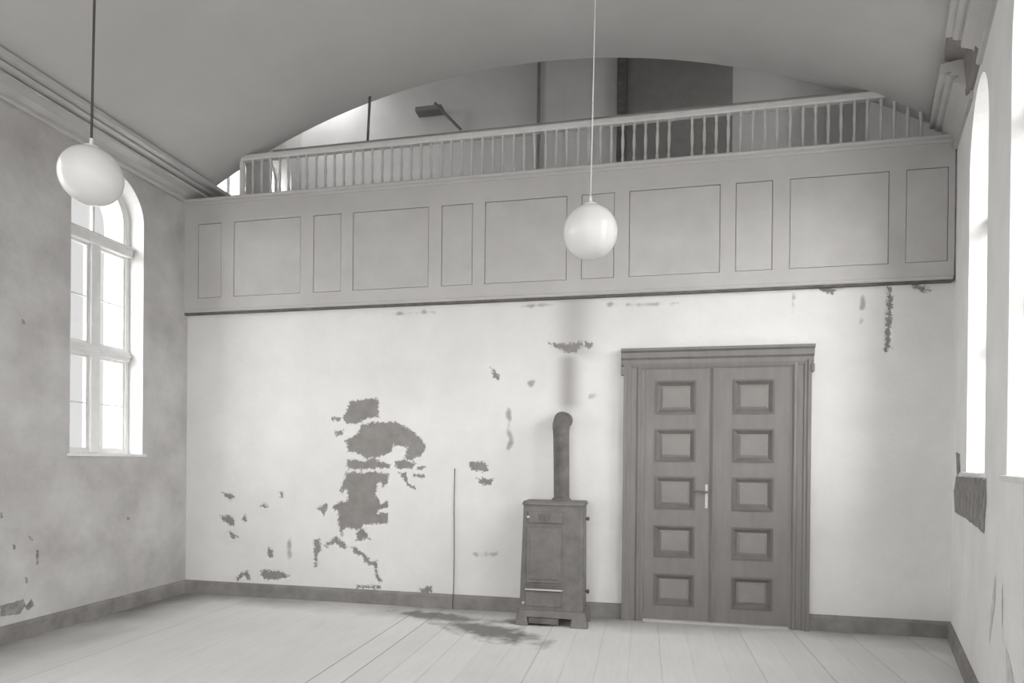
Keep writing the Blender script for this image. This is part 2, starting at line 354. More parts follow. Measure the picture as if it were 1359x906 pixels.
LEFT_PATCHES = [
    [(4.074, 0.316), (4.167, 0.316), (4.263, 0.321), (4.285, 0.269), (4.34, 0.311), (4.359, 0.253), (4.307, 0.218), (4.274, 0.255), (4.242, 0.206), (4.157, 0.215), (4.074, 0.225)],
    [(4.308, 0.841), (4.348, 0.806), (4.337, 0.791), (4.312, 0.815)],
    [(4.376, 0.717), (4.403, 0.707), (4.395, 0.59), (4.377, 0.588)],
    [(4.277, 0.503), (4.297, 0.495), (4.301, 0.446), (4.279, 0.456)],
    [(5.318, 0.91), (5.356, 0.909), (5.368, 0.882), (5.331, 0.881)],
    [(4.069, 1.05), (4.089, 1.061), (4.098, 1.013), (4.074, 1.001)],
    [(4.174, 0.79), (4.195, 0.783), (4.195, 0.742), (4.179, 0.748)],
    [(4.232, 2.633), (4.264, 2.615), (4.271, 2.592), (4.238, 2.591)],
]
RIGHT_PATCHES = [   # (distance along the wall from the corner, z)
    [(0.321, 1.41), (2.014, 1.422), (2.016, 1.278), (1.95, 1.094), (1.047, 1.113), (0.257, 1.111), (0.154, 1.288)],
    [(0.298, 1.61), (0.581, 1.595), (0.633, 1.454), (0.379, 1.411)],
    [(2.367, 0.895), (2.401, 0.9), (2.362, 0.741), (2.25, 0.576), (2.219, 0.504), (2.19, 0.505), (2.225, 0.657)],
    [(2.596, 0.891), (2.618, 0.894), (2.626, 0.688), (2.589, 0.68)],
    [(2.722, 0.595), (2.808, 0.58), (2.919, 0.513), (2.947, 0.49), (2.769, 0.437), (2.742, 0.525)],
]

# ------------------------------------------------------------------ the setting
bm = bmesh.new()
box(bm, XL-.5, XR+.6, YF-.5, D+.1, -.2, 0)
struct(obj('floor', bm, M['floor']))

# lower back wall: a fine sheet whose plaster losses are carried by attributes and pressed in a little
def poly_sd(px, pz, poly):
    """signed distance, positive inside"""
    n = len(poly); d = np.full(px.shape, 1e9); ins = np.zeros(px.shape, bool)
    for i in range(n):
        ax_, az = poly[i]; bx, bz = poly[(i+1) % n]
        ex, ez = bx-ax_, bz-az; L = ex*ex+ez*ez+1e-12
        t = np.clip(((px-ax_)*ex+(pz-az)*ez)/L, 0, 1)
        d = np.minimum(d, np.hypot(px-ax_-t*ex, pz-az-t*ez))
        c = ((az > pz) != (bz > pz)) & (px < (bx-ax_)*(pz-az)/((bz-az) if abs(bz-az) > 1e-12 else 1e-12)+ax_)
        ins ^= c
    return np.where(ins, d, -d)
FAINT = (12, 21, 31, 36, 37, 39, 40, 41, 45, 46, 47, 48)
def back_wall():
    st = .0125
    nx, nz = int((XR-XL)/st)+1, int(ZP0/st)+1
    xs, zs = np.linspace(XL, XR, nx), np.linspace(0, ZP0, nz)
    X, Z = np.meshgrid(xs, zs)
    loss = np.full(X.shape, -.2)
    faint = np.zeros(X.shape)
    rng = np.random.default_rng(3); jit = np.zeros(X.shape)
    for cell in (2, 5, 11):                       # crumbly edges for the shallow scars
        g_ = rng.normal(size=(nz//cell+2, nx//cell+2)); jit += np.kron(g_, np.ones((cell, cell)))[:nz, :nx]*.45
    for _ in range(2): jit = (jit+np.roll(jit, 1, 0)+np.roll(jit, -1, 0)+np.roll(jit, 1, 1)+np.roll(jit, -1, 1))/5
    for k_, p in enumerate(PATCHES):
        a = np.array(p); x0, z0 = a.min(0)-.12; x1, z1 = a.max(0)+.12
        i0, i1 = np.searchsorted(xs, (x0, x1)); j0, j1 = np.searchsorted(zs, (z0, z1))
        if i1 <= i0 or j1 <= j0: continue
        s = (slice(j0, j1), slice(i0, i1))
        thin = .012 if k_ in (34, 35, 42, 43, 44) else .006
        sd = poly_sd(X[s], Z[s], p)
        if k_ in FAINT: faint[s] = np.maximum(faint[s], np.clip((sd+.006+.018*jit[s])/.02, 0, 1)*np.clip(.45+.35*jit[s], 0, .8))
        else: loss[s] = np.maximum(loss[s], sd+thin)
    loss = np.clip(loss, -.2, .036)
    # soot that has run down the wall over the stove pipe, and damp above
    def g(c, w_): return np.exp(-((X-c)/w_)**2)
    soot_shade = .8*g(-.735, .105)*np.clip((Z-1.95)/.12, 0, 1)*np.clip((2.62-Z)/.12, 0, 1)
    soot_shade = np.maximum(soot_shade, .55*g(-.68, .18)*np.clip((Z-2.45)/.12, 0, 1))
    soot_shade = np.maximum(soot_shade, .18*np.clip((XL+.35-X)/.35, 0, 1))  # shade of the left corner, put into the wall colour
    soot_shade = np.maximum(soot_shade, faint)
    Y = D+np.where(loss > 0, .006, 0)
    co = np.stack([X, Y, Z], -1).reshape(-1, 3)
    idx = np.arange(nx*nz).reshape(nz, nx)
    q = np.stack([idx[:-1, :-1], idx[:-1, 1:], idx[1:, 1:], idx[1:, :-1]], -1).reshape(-1, 4)
    me = bpy.data.meshes.new('wall_back')
    me.vertices.add(len(co)); me.vertices.foreach_set('co', co.ravel())
    me.loops.add(q.size); me.loops.foreach_set('vertex_index', q.ravel())
    me.polygons.add(len(q)); me.polygons.foreach_set('loop_start', np.arange(0, q.size, 4)); me.polygons.foreach_set('loop_total', np.full(len(q), 4))
    me.update(calc_edges=True)
    for nm, v in (('loss', loss), ('soot_shade', soot_shade)):
        a = me.attributes.new(nm, 'FLOAT', 'POINT'); a.data.foreach_set('value', v.ravel().astype(np.float32))
    return struct(link('wall_back', me, M['plaster']))
back_wall()
# the body of the wall behind the plaster, and the gallery floor it carries
bm = bmesh.new(); box(bm, XL-.5, XR+.5, D+.02, D+.25, -.2, ZP0); struct(obj('wall_core', bm, M['gallery_plaster']))
bm = bmesh.new(); box(bm, XL, XR+.3, D+.02, YG, ZP0+.0, 3.3); struct(obj('floor_gallery', bm, M['floor']))

# vault
XV0, ZV = XL+.27, 4.55
def vault_z(x, xa, xb, z0=ZV, rise=.955):
    h = (xb-xa)/2; c = (xa+xb)/2; Rr = (h*h+rise*rise)/(2*rise)
    return z0+rise-Rr+math.sqrt(max(0, Rr*Rr-(x-c)**2))
bm = bmesh.new(); rows = []
ys = [YF, -3, -1, 1, 2.0, YB, 3.1, 3.7, 4.3, 4.9, 5.5, D]
for y in ys:
    xb = RX(y)-.21; row = [bm.verts.new((XL, y, ZV))]
    for k in range(49):
        t = k/48; x = XV0+(xb-XV0)*t
        row.append(bm.verts.new((x, y, vault_z(x, XV0, xb))))
    row.append(bm.verts.new((RX(y), y, ZV))); rows.append(row)
for A, B in zip(rows, rows[1:]):
    for a in range(len(A)-1): bm.faces.new((A[a], A[a+1], B[a+1], B[a]))
v = obj('ceiling', bm, M['vault'], smooth=True); struct(v)
# wall over the vault's end and the roof deck above
bm = bmesh.new()
xb = RX(D)-.21
pts = [(XL, 4.35), (XV0, ZV)] + [(XV0+(xb-XV0)*k/40, vault_z(XV0+(xb-XV0)*k/40, XV0, xb)) for k in range(1, 40)] + [(xb, ZV), (XR, 4.5), (XR+.5, 4.5), (XR+.5, 8.0), (XL-.5, 8.0), (XL-.5, 4.35)]
slab(bm, (0, D, 0), (1, 0, 0), (0, 1, 0), pts, [], .10)
struct(obj('wall_spandrel', bm, M['vault']))
bm = bmesh.new(); box(bm, XL-.5, XR+.6, YF-.5, D, 5.75, 5.9); struct(obj('ceiling_deck', bm, M['vault']))
bm = bmesh.new()
for a in ((XL-.5, XR+.6, D, 7.75), (XL-.5, XR+.6, 8.35, YG+.3), (XL-.5, -4.75, 7.75, 8.35), (-4.15, XR+.6, 7.75, 8.35)): box(bm, *a, 7.2, 7.35)  # gap at the left end added to let the lamp above through
struct(obj('ceiling_gallery', bm, M['gallery_plaster']))

# left wall with its windows
LW = [(4.68, 5.52, 1.53, 3.855), (2.55, 3.40, 1.53, 3.85), (.4, 1.25, 1.53, 3.85), (-1.75, -.9, 1.53, 3.85), (-3.9, -3.05, 1.53, 3.85)]
GW = [(6.42, 7.18, 4.66, 7.10), (7.74, 8.24, 4.66, 5.50)]  # first one stretched upward out of view to light the rear wall
bm = bmesh.new()
slab(bm, (XL, 0, 0), (0, 1, 0), (-1, 0, 0), [(YF-.5, -.2), (YG+.3, -.2), (YG+.3, 8.0), (D, 8.0), (D, 6.0), (YF-.5, 6.0)],
     [arch(*w_) for w_ in LW+GW], .48)
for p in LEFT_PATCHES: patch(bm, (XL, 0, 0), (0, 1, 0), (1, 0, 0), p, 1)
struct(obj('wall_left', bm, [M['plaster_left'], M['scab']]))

# right wall, canted, then straight
UR = Vector((-TR/CS, -1/CS, 0)); NR = Vector((1/CS, -TR/CS, 0))     # along the wall towards the camera, outwards
sY = lambda y: (D-y)*CS
RWIN = [(sY(5.20), sY(4.32), 1.45, 3.61), (sY(3.60), sY(2.76), 1.45, 3.61)]
bm = bmesh.new()
slab(bm, (XR, D, 0), UR, NR, [(-.02, -.2), (sY(YB), -.2), (sY(YB), 6), (-.02, 6)], [arch(*w_) for w_ in RWIN], .45)
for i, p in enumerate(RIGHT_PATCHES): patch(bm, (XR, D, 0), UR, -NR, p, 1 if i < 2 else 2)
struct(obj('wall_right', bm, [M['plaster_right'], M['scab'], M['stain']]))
RW2 = [(.4, 1.4, 1.45, 3.6), (-1.75, -.75, 1.45, 3.6), (-3.9, -2.9, 1.45, 3.6)]
bm = bmesh.new()
slab(bm, (XB, 0, 0), (0, 1, 0), (1, 0, 0), [(YF-.5, -.2), (YB, -.2), (YB, 6), (YF-.5, 6)], [arch(*w_) for w_ in RW2], .45)
struct(obj('wall_right', bm, M['plaster_right']))
# front wall behind the camera
FW = [(-4.2, -3.0, 1.4, 3.7), (-2.4, -1.2, 1.4, 3.7), (-.6, .6, 1.4, 3.7)]
bm = bmesh.new()
slab(bm, (0, YF, 0), (1, 0, 0), (0, -1, 0), [(XL, -.2), (XB, -.2), (XB, 6), (XL, 6)], [arch(*w_) for w_ in FW], .45)
struct(obj('wall_front', bm, M['plaster_right']))
# gallery side and rear walls
GR_ADDED = (6.55, 7.45, 5.75, 6.55)  # unseen window added to light the gallery from the right
bm = bmesh.new(); slab(bm, (XR, 0, 0), (0, 1, 0), (1, 0, 0), [(D, ZP0), (YG+.3, ZP0), (YG+.3, 8.0), (D, 8.0)], [arch(*GR_ADDED)], .4); struct(obj('wall_gallery_right', bm, M['gallery_plaster']))
bm = bmesh.new(); box(bm, XL, XR, YG, YG+.3, ZP0, 8.0); struct(obj('wall_rear', bm, M['gallery_plaster']))

# ------------------------------------------------------------------ windows
def strip(bm, P, s0, s1, z0, z1, d0, d1):
    c = [P(s, z, d) for s in (s0, s1) for d in (d0, d1) for z in (z0, z1)]
    v_ = [bm.verts.new(p) for p in c]
    for f in ((0,1,3,2), (4,6,7,5), (0,4,5,1), (2,3,7,6), (0,2,6,4), (1,5,7,3)): bm.faces.new([v_[i] for i in f])
def make_window(n, origin, u, nrm, s0, s1, z0, zs, rec=.17, full=True, t1=3.53, t2=2.47):
    origin, u, nrm = Vector(origin), Vector(u), Vector(nrm)
    P = lambda s, z, d: origin+u*s+Vector((0, 0, z))+nrm*d
    c = (s0+s1)/2; rd = (s1-s0)/2; name = 'window_%d' % n
    root = struct(empty(name, P(c, z0, rec)))
    inv = Matrix.Translation(-root.location)
    def add(nm, bm, mt, **k):
        o = obj(nm, bm, mt, root, **k); o.matrix_parent_inverse = inv; return o
    # outer frame ring
    bm = bmesh.new(); fw = .045
    ring = [arch(s0-.0, s1+.0, z0, zs), arch(s0+fw, s1-fw, z0+fw, zs)]
    slab(bm, P(0, 0, rec), u, nrm, ring[0], [ring[1]], .07)
    add('window_frame', bm, M['frame'])
    if full:
        bm = bmesh.new(); strip(bm, P, s0+.01, s1-.01, t1, t1+.085, rec-.05, rec+.06); strip(bm, P, s0+.005, s1-.005, t1+.075, t1+.10, rec-.075, rec)
        add('transom', bm, M['frame'], bevel=.006)
        bm = bmesh.new(); strip(bm, P, s0+.02, s1-.02, t2, t2+.10, rec-.035, rec+.06)
        strip(bm, P, s0+.02, s1-.02, t2+.035, t2+.065, rec-.05, rec)
        add('transom', bm, M['frame'], bevel=.006)
        bm = bmesh.new(); strip(bm, P, c-.052, c+.052, z0+.01, t1, rec-.02, rec+.07); add('mullion', bm, M['frame'], bevel=.008)
        for a, b in ((s0+fw, c-.052), (c+.052, s1-fw)):
            for q0, q1, bar in ((z0+.03, t2, 2.01), (t2+.10, t1, 3.02)):
                bm = bmesh.new(); e = .022
                strip(bm, P, a, a+e, q0, q1, rec+.015, rec+.05); strip(bm, P, b-e, b, q0, q1, rec+.015, rec+.05)
                strip(bm, P, a+e, b-e, q0, q0+e+.01, rec+.015, rec+.05); strip(bm, P, a+e, b-e, q1-e, q1, rec+.015, rec+.05)
                strip(bm, P, a+e, b-e, bar, bar+.012, rec+.02, rec+.045)
                add('sash', bm, M['frame'])
        # fanlight bars
        bm = bmesh.new(); n_ = 24
        slab(bm, P(0, 0, rec+.01), u, nrm, arch(s0+fw, s1-fw, t1+.10, zs), [arch(s0+fw+.03, s1-fw-.03, t1+.13, zs)], .04)
        strip(bm, P, c-.012, c+.012, t1+.09, zs+rd-fw, rec+.015, rec+.045)
        add('fanlight', bm, M['frame'])
    else:
        bm = bmesh.new(); strip(bm, P, c-.03, c+.03, z0, zs+rd-.03, rec, rec+.05); add('mullion', bm, M['frame'])
        bm = bmesh.new(); strip(bm, P, s0+.02, s1-.02, (z0+zs)/2, (z0+zs)/2+.05, rec, rec+.05); add('transom', bm, M['frame'])
    bm = bmesh.new(); vs = [bm.verts.new(P(s, z, rec+.04)) for s, z in arch(s0+.03, s1-.03, z0+.03, zs)]
    bm.faces.new(vs); add('pane', bm, M['glass'])
    # white reveal lining
    bm = bmesh.new(); o_ = arch(s0, s1, z0, zs); i_ = arch(s0+.006, s1-.006, z0+.006, zs); k = len(o_)
    V = [[bm.verts.new(P(s, z, d)) for s, z in L_] for L_, d in ((o_, .0), (i_, -.001), (i_, rec+.001), (o_, rec+.001))]
    for A, B in zip(V, V[1:]):
        for j in range(k): bm.faces.new((A[j], A[(j+1) % k], B[(j+1) % k], B[j]))
    add('reveal', bm, M['reveal'])
    if full:
        bm = bmesh.new(); strip(bm, P, s0-.02, s1+.02, z0-.022, z0+.004, -.03, .02); add('sill', bm, M['frame'], bevel=.004)
    # daylight portal
    ld = bpy.data.lights.new('portal', 'AREA'); ld.shape = 'RECTANGLE'; ld.size = (s1-s0)+.1; ld.size_y = zs+rd-z0+.1
    ld.cycles.is_portal = True
    lo = bpy.data.objects.new('daylight_portal', ld); COL.objects.link(lo)
    z = (nrm).normalized(); y = Vector((0, 0, 1)); x = y.cross(z)      # local +Z points outwards, light goes -Z
    mm = Matrix((x, y, z)).transposed().to_4x4(); mm.translation = P(c, (z0+zs+rd)/2, .5); lo.matrix_world = mm
    return root
wn = 1
for i, w_ in enumerate(LW): make_window(wn, (XL, 0, 0), (0, 1, 0), (-1, 0, 0), *w_, full=True); wn += 1
for w_ in GW: make_window(wn, (XL, 0, 0), (0, 1, 0), (-1, 0, 0), *w_, full=False, rec=.25); wn += 1
make_window(wn, (XR, 0, 0), (0, 1, 0), (1, 0, 0), *GR_ADDED, full=False, rec=.25); wn += 1
for w_ in RWIN: make_window(wn, (XR, D, 0), UR, NR, *w_, rec=.2, t1=3.2, t2=2.3); wn += 1
for w_ in RW2: make_window(wn, (XB, 0, 0), (0, 1, 0), (1, 0, 0), *w_, t1=3.2, t2=2.3); wn += 1
for w_ in FW: make_window(wn, (0, YF, 0), (1, 0, 0), (0, -1, 0), *w_, t1=3.2, t2=2.3); wn += 1

# ------------------------------------------------------------------ trims
def cornice_profile(e, zt, h):
    q = [(0, 1), (.12, 1), (.16, .95), (.16, .88), (.10, .86), (.10, .80), (.28, .62), (.50, .54), (.56, .53), (.58, .44), (.44, .42), (.44, .37),
         (.68, .34), (.80, .29), (.66, .27), (.66, .25), (.96, .22), (1, .20), (1, .03), (.97, 0), (0, 0)]
    return [(e*a, zt-h*b) for a, b in q]
bm = bmesh.new(); sweep(bm, cornice_profile(.30, 4.55, .235), (XL, YF), (XL, YG), (1, 0)); struct(obj('trim_1', bm, M['cornice']))
inn = (-NR.x, -NR.y)
def rp(y, dz=0): return (RX(y), y, dz)
bm = bmesh.new(); sweep(bm, cornice_profile(.20, 4.50, .30), rp(YB-.02, -.02), rp(4.66, -.08), inn); struct(obj('trim_2', bm, M['cornice']))
bm = bmesh.new(); sweep(bm, cornice_profile(.20, 4.50, .30), rp(5.06, -.09), rp(D, .03), inn); struct(obj('trim_3', bm, M['cornice']))
bm = bmesh.new(); sweep(bm, [(0, 4.17), (.04, 4.17), (.06, 4.40), (.17, 4.46), (.17, 4.535), (0, 4.535)], rp(4.60), rp(5.12), inn); struct(obj('trim_gap_shade', bm, M['dark']))  # dark board put in for the shade of the cornice gap
# skirting boards
def skirt(A, B, out, name):
    bm = bmesh.new(); sweep(bm, [(0, 0), (.028, 0), (.028, .118), (.02, .132), (.008, .143), (0, .143)], A, B, out); struct(obj(name, bm, M['skirt']))
skirt((XL, YF), (XL, D), (1, 0), 'baseboard_left')
skirt((XL, D), (-.2, D), (0, -1), 'baseboard_back')
skirt((1.462, D), (XR, D), (0, -1), 'baseboard_back')
skirt((XR, D), (XB, YB), inn, 'baseboard_right')
skirt((XB, YB), (XB, YF), (-1, 0), 'baseboard_right')

# ------------------------------------------------------------------ door
door = struct(empty('door_1', (.63, D, 0)))
dinv = Matrix.Translation(-door.location)
def dadd(nm, bm, mt, par=None, **k):
    o = obj(nm, bm, mt, par or door, **k)
    o.matrix_parent_inverse = dinv
    return o
bm = bmesh.new()
for sgn, xa, xb_ in ((1, -.198, .002), (-1, 1.462, 1.288)):
    W_ = xb_-xa
    prof = [(0, 0), (0, .075), (.16, .075), (.2, .06), (.32, .058), (.36, .045), (.62, .043), (.68, .055), (.80, .058), (.86, .036), (1, .033), (1, 0)]
    vb = [bm.verts.new((xa+W_*a, D-d, 0)) for a, d in prof]; vt = [bm.verts.new((xa+W_*a, D-d, 2.44)) for a, d in prof]
    n = len(prof)
    for i in range(n): bm.faces.new((vb[i], vb[(i+1) % n], vt[(i+1) % n], vt[i]))
    bm.faces.new(vb); bm.faces.new(vt[::-1])
dadd('casing', bm, M['door'])
bm = bmesh.new()
prof = [(0, 2.385), (.038, 2.385), (.05, 2.405), (.060, 2.43), (.062, 2.47), (.085, 2.485), (.088, 2.535), (.115, 2.548), (.118, 2.572), (0, 2.578)]
for xa, xb_ in ((-.225, 1.482),):
    A = [bm.verts.new((xa, D-e, z)) for e, z in prof]; B = [bm.verts.new((xb_, D-e, z)) for e, z in prof]; n = len(prof)
    for i in range(n): bm.faces.new((A[i], A[(i+1) % n], B[(i+1) % n], B[i]))
    bm.faces.new(A); bm.faces.new(B[::-1])
box(bm, -.225, -.19, D-.09, D, 2.33, 2.40); box(bm, 1.455, 1.482, D-.09, D, 2.33, 2.40)
dadd('head_moulding', bm, M['door'], bevel=.003)
bm = bmesh.new(); box(bm, -.0, 1.29, D-.075, D, 0, .022); dadd('threshold', bm, M['parapet'], bevel=.003)
PZ = ((2.268, 1.960), (1.813, 1.512), (1.367, 1.064), (.905, .612), (.447, .158))
for lx0, lx1, px0, px1 in ((.004, .622, .103, .464), (.626, 1.288, .805, 1.152)):
    leaf_bm = bmesh.new()
    holes = [[(px0, b), (px1, b), (px1, a), (px0, a)] for a, b in PZ]
    slab(leaf_bm, (0, D-.030, 0), (1, 0, 0), (0, 1, 0), [(lx0, .022), (lx1, .022), (lx1, 2.385), (lx0, 2.385)], holes, .028)
    leaf = dadd('door_leaf', leaf_bm, M['door'])
    for a, b in PZ:
        pb = bmesh.new(); t_ = .042
        # sunk moulding, then the raised field
        o4 = [(px0-.006, b-.006), (px1+.006, b-.006), (px1+.006, a+.006), (px0-.006, a+.006)]
        i4 = [(px0+t_, b+t_), (px1-t_, b+t_), (px1-t_, a-t_), (px0+t_, a-t_)]
        m4 = [(px0+.012, b+.012), (px1-.012, b+.012), (px1-.012, a-.012), (px0+.012, a-.012)]
        R_ = [[pb.verts.new((x, D-d, z)) for x, z in q] for q, d in ((o4, .030), (o4, .037), (m4, .037), (m4, .030), (i4, .010))]
        for A, B in zip(R_, R_[1:]):
            for i in range(4): pb.faces.new((A[i], A[(i+1) % 4], B[(i+1) % 4], B[i])).material_index = 0
        F_ = [[pb.verts.new((x, D-d, z)) for x, z in q] for q, d in ((i4, .010),)][0]
        g4 = [(px0+t_+.022, b+t_+.022), (px1-t_-.022, b+t_+.022), (px1-t_-.022, a-t_-.022), (px0+t_+.022, a-t_-.022)]
        G_ = [pb.verts.new((x, D-.022, z)) for x, z in g4]
        for i in range(4): pb.faces.new((F_[i], F_[(i+1) % 4], G_[(i+1) % 4], G_[i])).material_index = 1
        pb.faces.new(G_).material_index = 1
        o = obj('panel', pb, [M['door_mould'], M['door_field']], leaf)
    if lx0 < .5:
        hb = bmesh.new(); box(hb, .558, .583, D-.036, D-.028, 1.08, 1.30)
        o = obj('escutcheon', hb, M['brass'], leaf, bevel=.003); o['label'] = 'pale worn metal lock plate'
        hb = bmesh.new(); tube(hb, [(.571, D-.03, 1.232), (.571, D-.075, 1.232), (.565, D-.083, 1.232), (.47, D-.083, 1.238), (.455, D-.078, 1.232)], [.011, .011, .011, .009, .006], 10)
        o = obj('handle', hb, M['iron_dark'], leaf, smooth=True); o['label'] = 'dark lever handle'
bm = bmesh.new(); box(bm, .603, .648, D-.040, D-.028, .022, 2.385); box(bm, .618, .634, D-.050, D-.04, .022, 2.385)
dadd('cover_strip', bm, M['door'], bevel=.003)

# ------------------------------------------------------------------ gallery parapet
para = empty('gallery_parapet', (-1.19, D, ZP0))
tag(para, 'long grey panelled gallery parapet spanning the wall above the double door', 'parapet')
pinv = Matrix.Translation(-para.location)
PX = [(-4.834, -4.545), (-4.392, -3.595), (-3.445, -3.128), (-2.995, -2.165), (-2.028, -1.703), (-1.576, -.756), (-.615, -.300), (-.162, .665), (.800, 1.120), (1.265, 2.081), (2.214, 2.545)]
pz0, pz1 = 3.262, 4.075
YPF = D-.055
bm = bmesh.new()
slab(bm, (0, YPF, 0), (1, 0, 0), (0, 1, 0), [(XL, ZP0+.03), (XR-.03, ZP0+.03), (XR-.03, ZP1-.04), (XL, ZP1-.04)],
     [[(a, pz0), (b, pz0), (b, pz1), (a, pz1)] for a, b in PX], .05)
def padd(nm, bm, mt, **k):
    o = obj(nm, bm, mt, para, **k); o.matrix_parent_inverse = pinv; return o
padd('framing', bm, M['parapet'])
for a, b in PX:
    bm = bmesh.new(); g = .0045
    box(bm, a+g, b-g, YPF+.003, YPF+.045, pz0+g, pz1-g); box(bm, a-.001, b+.001, YPF+.030, YPF+.048, pz0-.001, pz1+.001)
    padd('panel', bm, M['parapet_panel'], bevel=.003)
bm = bmesh.new()
prof = [(.0, ZP1-.055), (.065, ZP1-.055), (.07, ZP1-.035), (.095, ZP1-.028), (.105, ZP1-.012), (.10, ZP1), (-.10, ZP1), (-.10, ZP1-.055)]
sweep(bm, prof, (XL, D), (XR-.04, D), (0, -1)); padd('capping', bm, M['parapet'])
bm = bmesh.new(); sweep(bm, [(0, ZP0), (.058, ZP0), (.066, ZP0+.012), (.066, ZP0+.026), (.058, ZP0+.032), (0, ZP0+.032)], (XL, D), (XR-.04, D), (0, -1)); padd('bottom_moulding', bm, M['parapet'])
bm = bmesh.new(); box(bm, XL, XR-.03, D-.048, D-.002, ZP0-.02, ZP0); padd('painted_shadow_line', bm, M['iron_dark'])  # dark strip standing in for the shadow line beneath the parapet

# ------------------------------------------------------------------ balustrade
bal = empty('balustrade', (-.9, D, ZP1)); tag(bal, 'long row of slim turned balusters with a pale handrail on top of the parapet', 'railing')
binv = Matrix.Translation(-bal.location)
def badd(o): o.parent = bal; o.matrix_parent_inverse = binv; return o
bm = bmesh.new(); lathe(bm, [(0, 0), (.018, 0), (.018, .05), (.012, .058), (.017, .072), (.012, .085), (.010, .11), (.014, .17), (.0165, .22), (.014, .27), (.010, .33), (.012, .345), (.016, .355), (.012, .367), (.017, .38), (.017, .41), (0, .41)], 8)
b0 = obj('baluster', bm, M['baluster'], smooth=True); bme = b0.data; first = True
S = .1073; X0 = .0895
for k in range(-42, 22):
    x = X0+k*S
    if k == 2: continue            # one baluster is missing
    if k in (19,): pass
    if x > 2.42 or x < -4.40: continue
    if first: o = b0; first = False
    else: o = b0.copy(); COL.objects.link(o)
    o.location = (x, D-.0, ZP1+.0005); o.rotation_euler = (random.uniform(-.01, .01), random.uniform(-.012, .012), random.uniform(0, 3))
    if k in (22,): o.rotation_euler[1] = .05
    badd(o)
bm = bmesh.new()
sweep(bm, [(-.028, 4.742), (.028, 4.742), (.038, 4.755), (.038, 4.79), (.028, 4.805), (-.028, 4.805), (-.038, 4.79), (-.038, 4.755)], (-4.33, D), (2.30, D), (0, -1))
badd(obj('handrail', bm, M['rail']))
bm = bmesh.new(); box(bm, -3.95, 2.05, D-.03, D+.045, 4.805, 4.822); box(bm, 1.9, 2.03, D-.02, D+.03, 4.82, 4.832)
o = badd(obj('rail_cap', bm, M['dark'])); o['label'] = 'thin dark strip along the top of the rail'
bm = bmesh.new(); box(bm, -4.352, -4.312, D-.02, D+.02, ZP1+.001, 4.75); badd(obj('end_post', bm, M['rail']))
# iron post from rail to vault
bm = bmesh.new(); tube(bm, [(-2.875, D+.02, 4.82), (-2.852, D+.02, 5.33)], .014, 8)
tag(obj('iron_post', bm, M['iron_dark'], smooth=True), 'thin dark iron post between the handrail and the vault', 'post')

# ------------------------------------------------------------------ things at the back of the gallery
def ytag(bm, nm, mt, label, cat, **k): return tag(obj(nm, bm, mt, **k), label, cat)
dw = struct(empty('door_2', (.4, YG, 3.3)))
def d2(nm, bm, mt): o = obj(nm, bm, mt, dw); o.matrix_parent_inverse = Matrix.Translation(-dw.location); return o
K = YG/8.9
def gx(x): return x*K
bm = bmesh.new(); box(bm, gx(-.28), gx(1.10), YG-.10, YG, 3.3, 7.6); 
d2('door_leaf', bm, M['dark'])
bm = bmesh.new(); box(bm, gx(-.41), gx(-.285), YG-.13, YG, 3.3, 7.6); d2('jamb', bm, M['iron_dark'])
bm = bmesh.new(); box(bm, gx(-1.50), gx(-.42), YG-.06, YG, 3.3, 7.6)
for x in (-1.15, -.78): box(bm, gx(x)-.004, gx(x)+.004, YG-.064, YG-.058, 3.3, 7.6)
d2('boarding', bm, M['gallery_plaster'])
bm = bmesh.new(); box(bm, gx(-1.535), gx(-1.495), YG-.09, YG, 3.3, 7.6); d2('jamb', bm, M['dark'])
sh = empty('wall_bracket', (-2.95*K, YG, 6.2)); tag(sh, 'dark shelf with slanting strut on the gallery rear wall', 'bracket')
si = Matrix.Translation(-sh.location)
bm = bmesh.new(); box(bm, gx(-3.33), gx(-2.93), YG-.16, YG, 6.36, 6.43); o = obj('shelf_board', bm, M['door'], sh, bevel=.01); o.matrix_parent_inverse = si
bm = bmesh.new(); tube(bm, [(gx(-3.0), YG-.25, 6.40), (gx(-2.66), YG-.05, 6.10)], .02, 6); o = obj('strut', bm, M['door'], sh); o.matrix_parent_inverse = si

# ------------------------------------------------------------------ stove
SX, SY = -.86, 5.88
stove = empty('iron_stove', (SX, SY, 0)); tag(stove, 'dark cast iron heating stove standing against the wall left of the door', 'stove')
def sadd(nm, bm, mt, par=None, **k): return obj(nm, bm, mt, par or stove, **k)
Fy = -.16                       # front plane in local y
def hull(bm, lo, hi, n=5, rad=.03):
    """tapered body with rounded upright corners; lo/hi = (x0, x1, y0, y1, z)"""
    rings = []
    for x0, x1, y0, y1, z in (lo, hi):
        ring = []
        for cx, cy, a0 in ((x1-rad, y1-rad, 0), (x0+rad, y1-rad, 90), (x0+rad, y0+rad, 180), (x1-rad, y0+rad, 270)):
            for k in range(n+1):
                a = R(a0+90*k/n); ring.append(bm.verts.new((cx+rad*math.cos(a), cy+rad*math.sin(a), z)))
        rings.append(ring)
    A, B = rings; m_ = len(A)
    for i in range(m_): bm.faces.new((A[i], A[(i+1) % m_], B[(i+1) % m_], B[i]))
    bm.faces.new(A[::-1]); bm.faces.new(B)
XA, XC, XD = -.262, .335, .245            # body left/right at the foot
bm = bmesh.new()
hull(bm, (XA, XC, Fy, .14, .13), (XA+.03, XC-.005, Fy+.01, .14, 1.10)); sadd('body', bm, M['iron'])
bm = bmesh.new(); hull(bm, (XA+.015, XC+.01, Fy-.012, .155, 1.10), (XA+.03, XC+.0, Fy, .145, 1.135), rad=.035); sadd('top_plate', bm, M['iron'], bevel=.006)
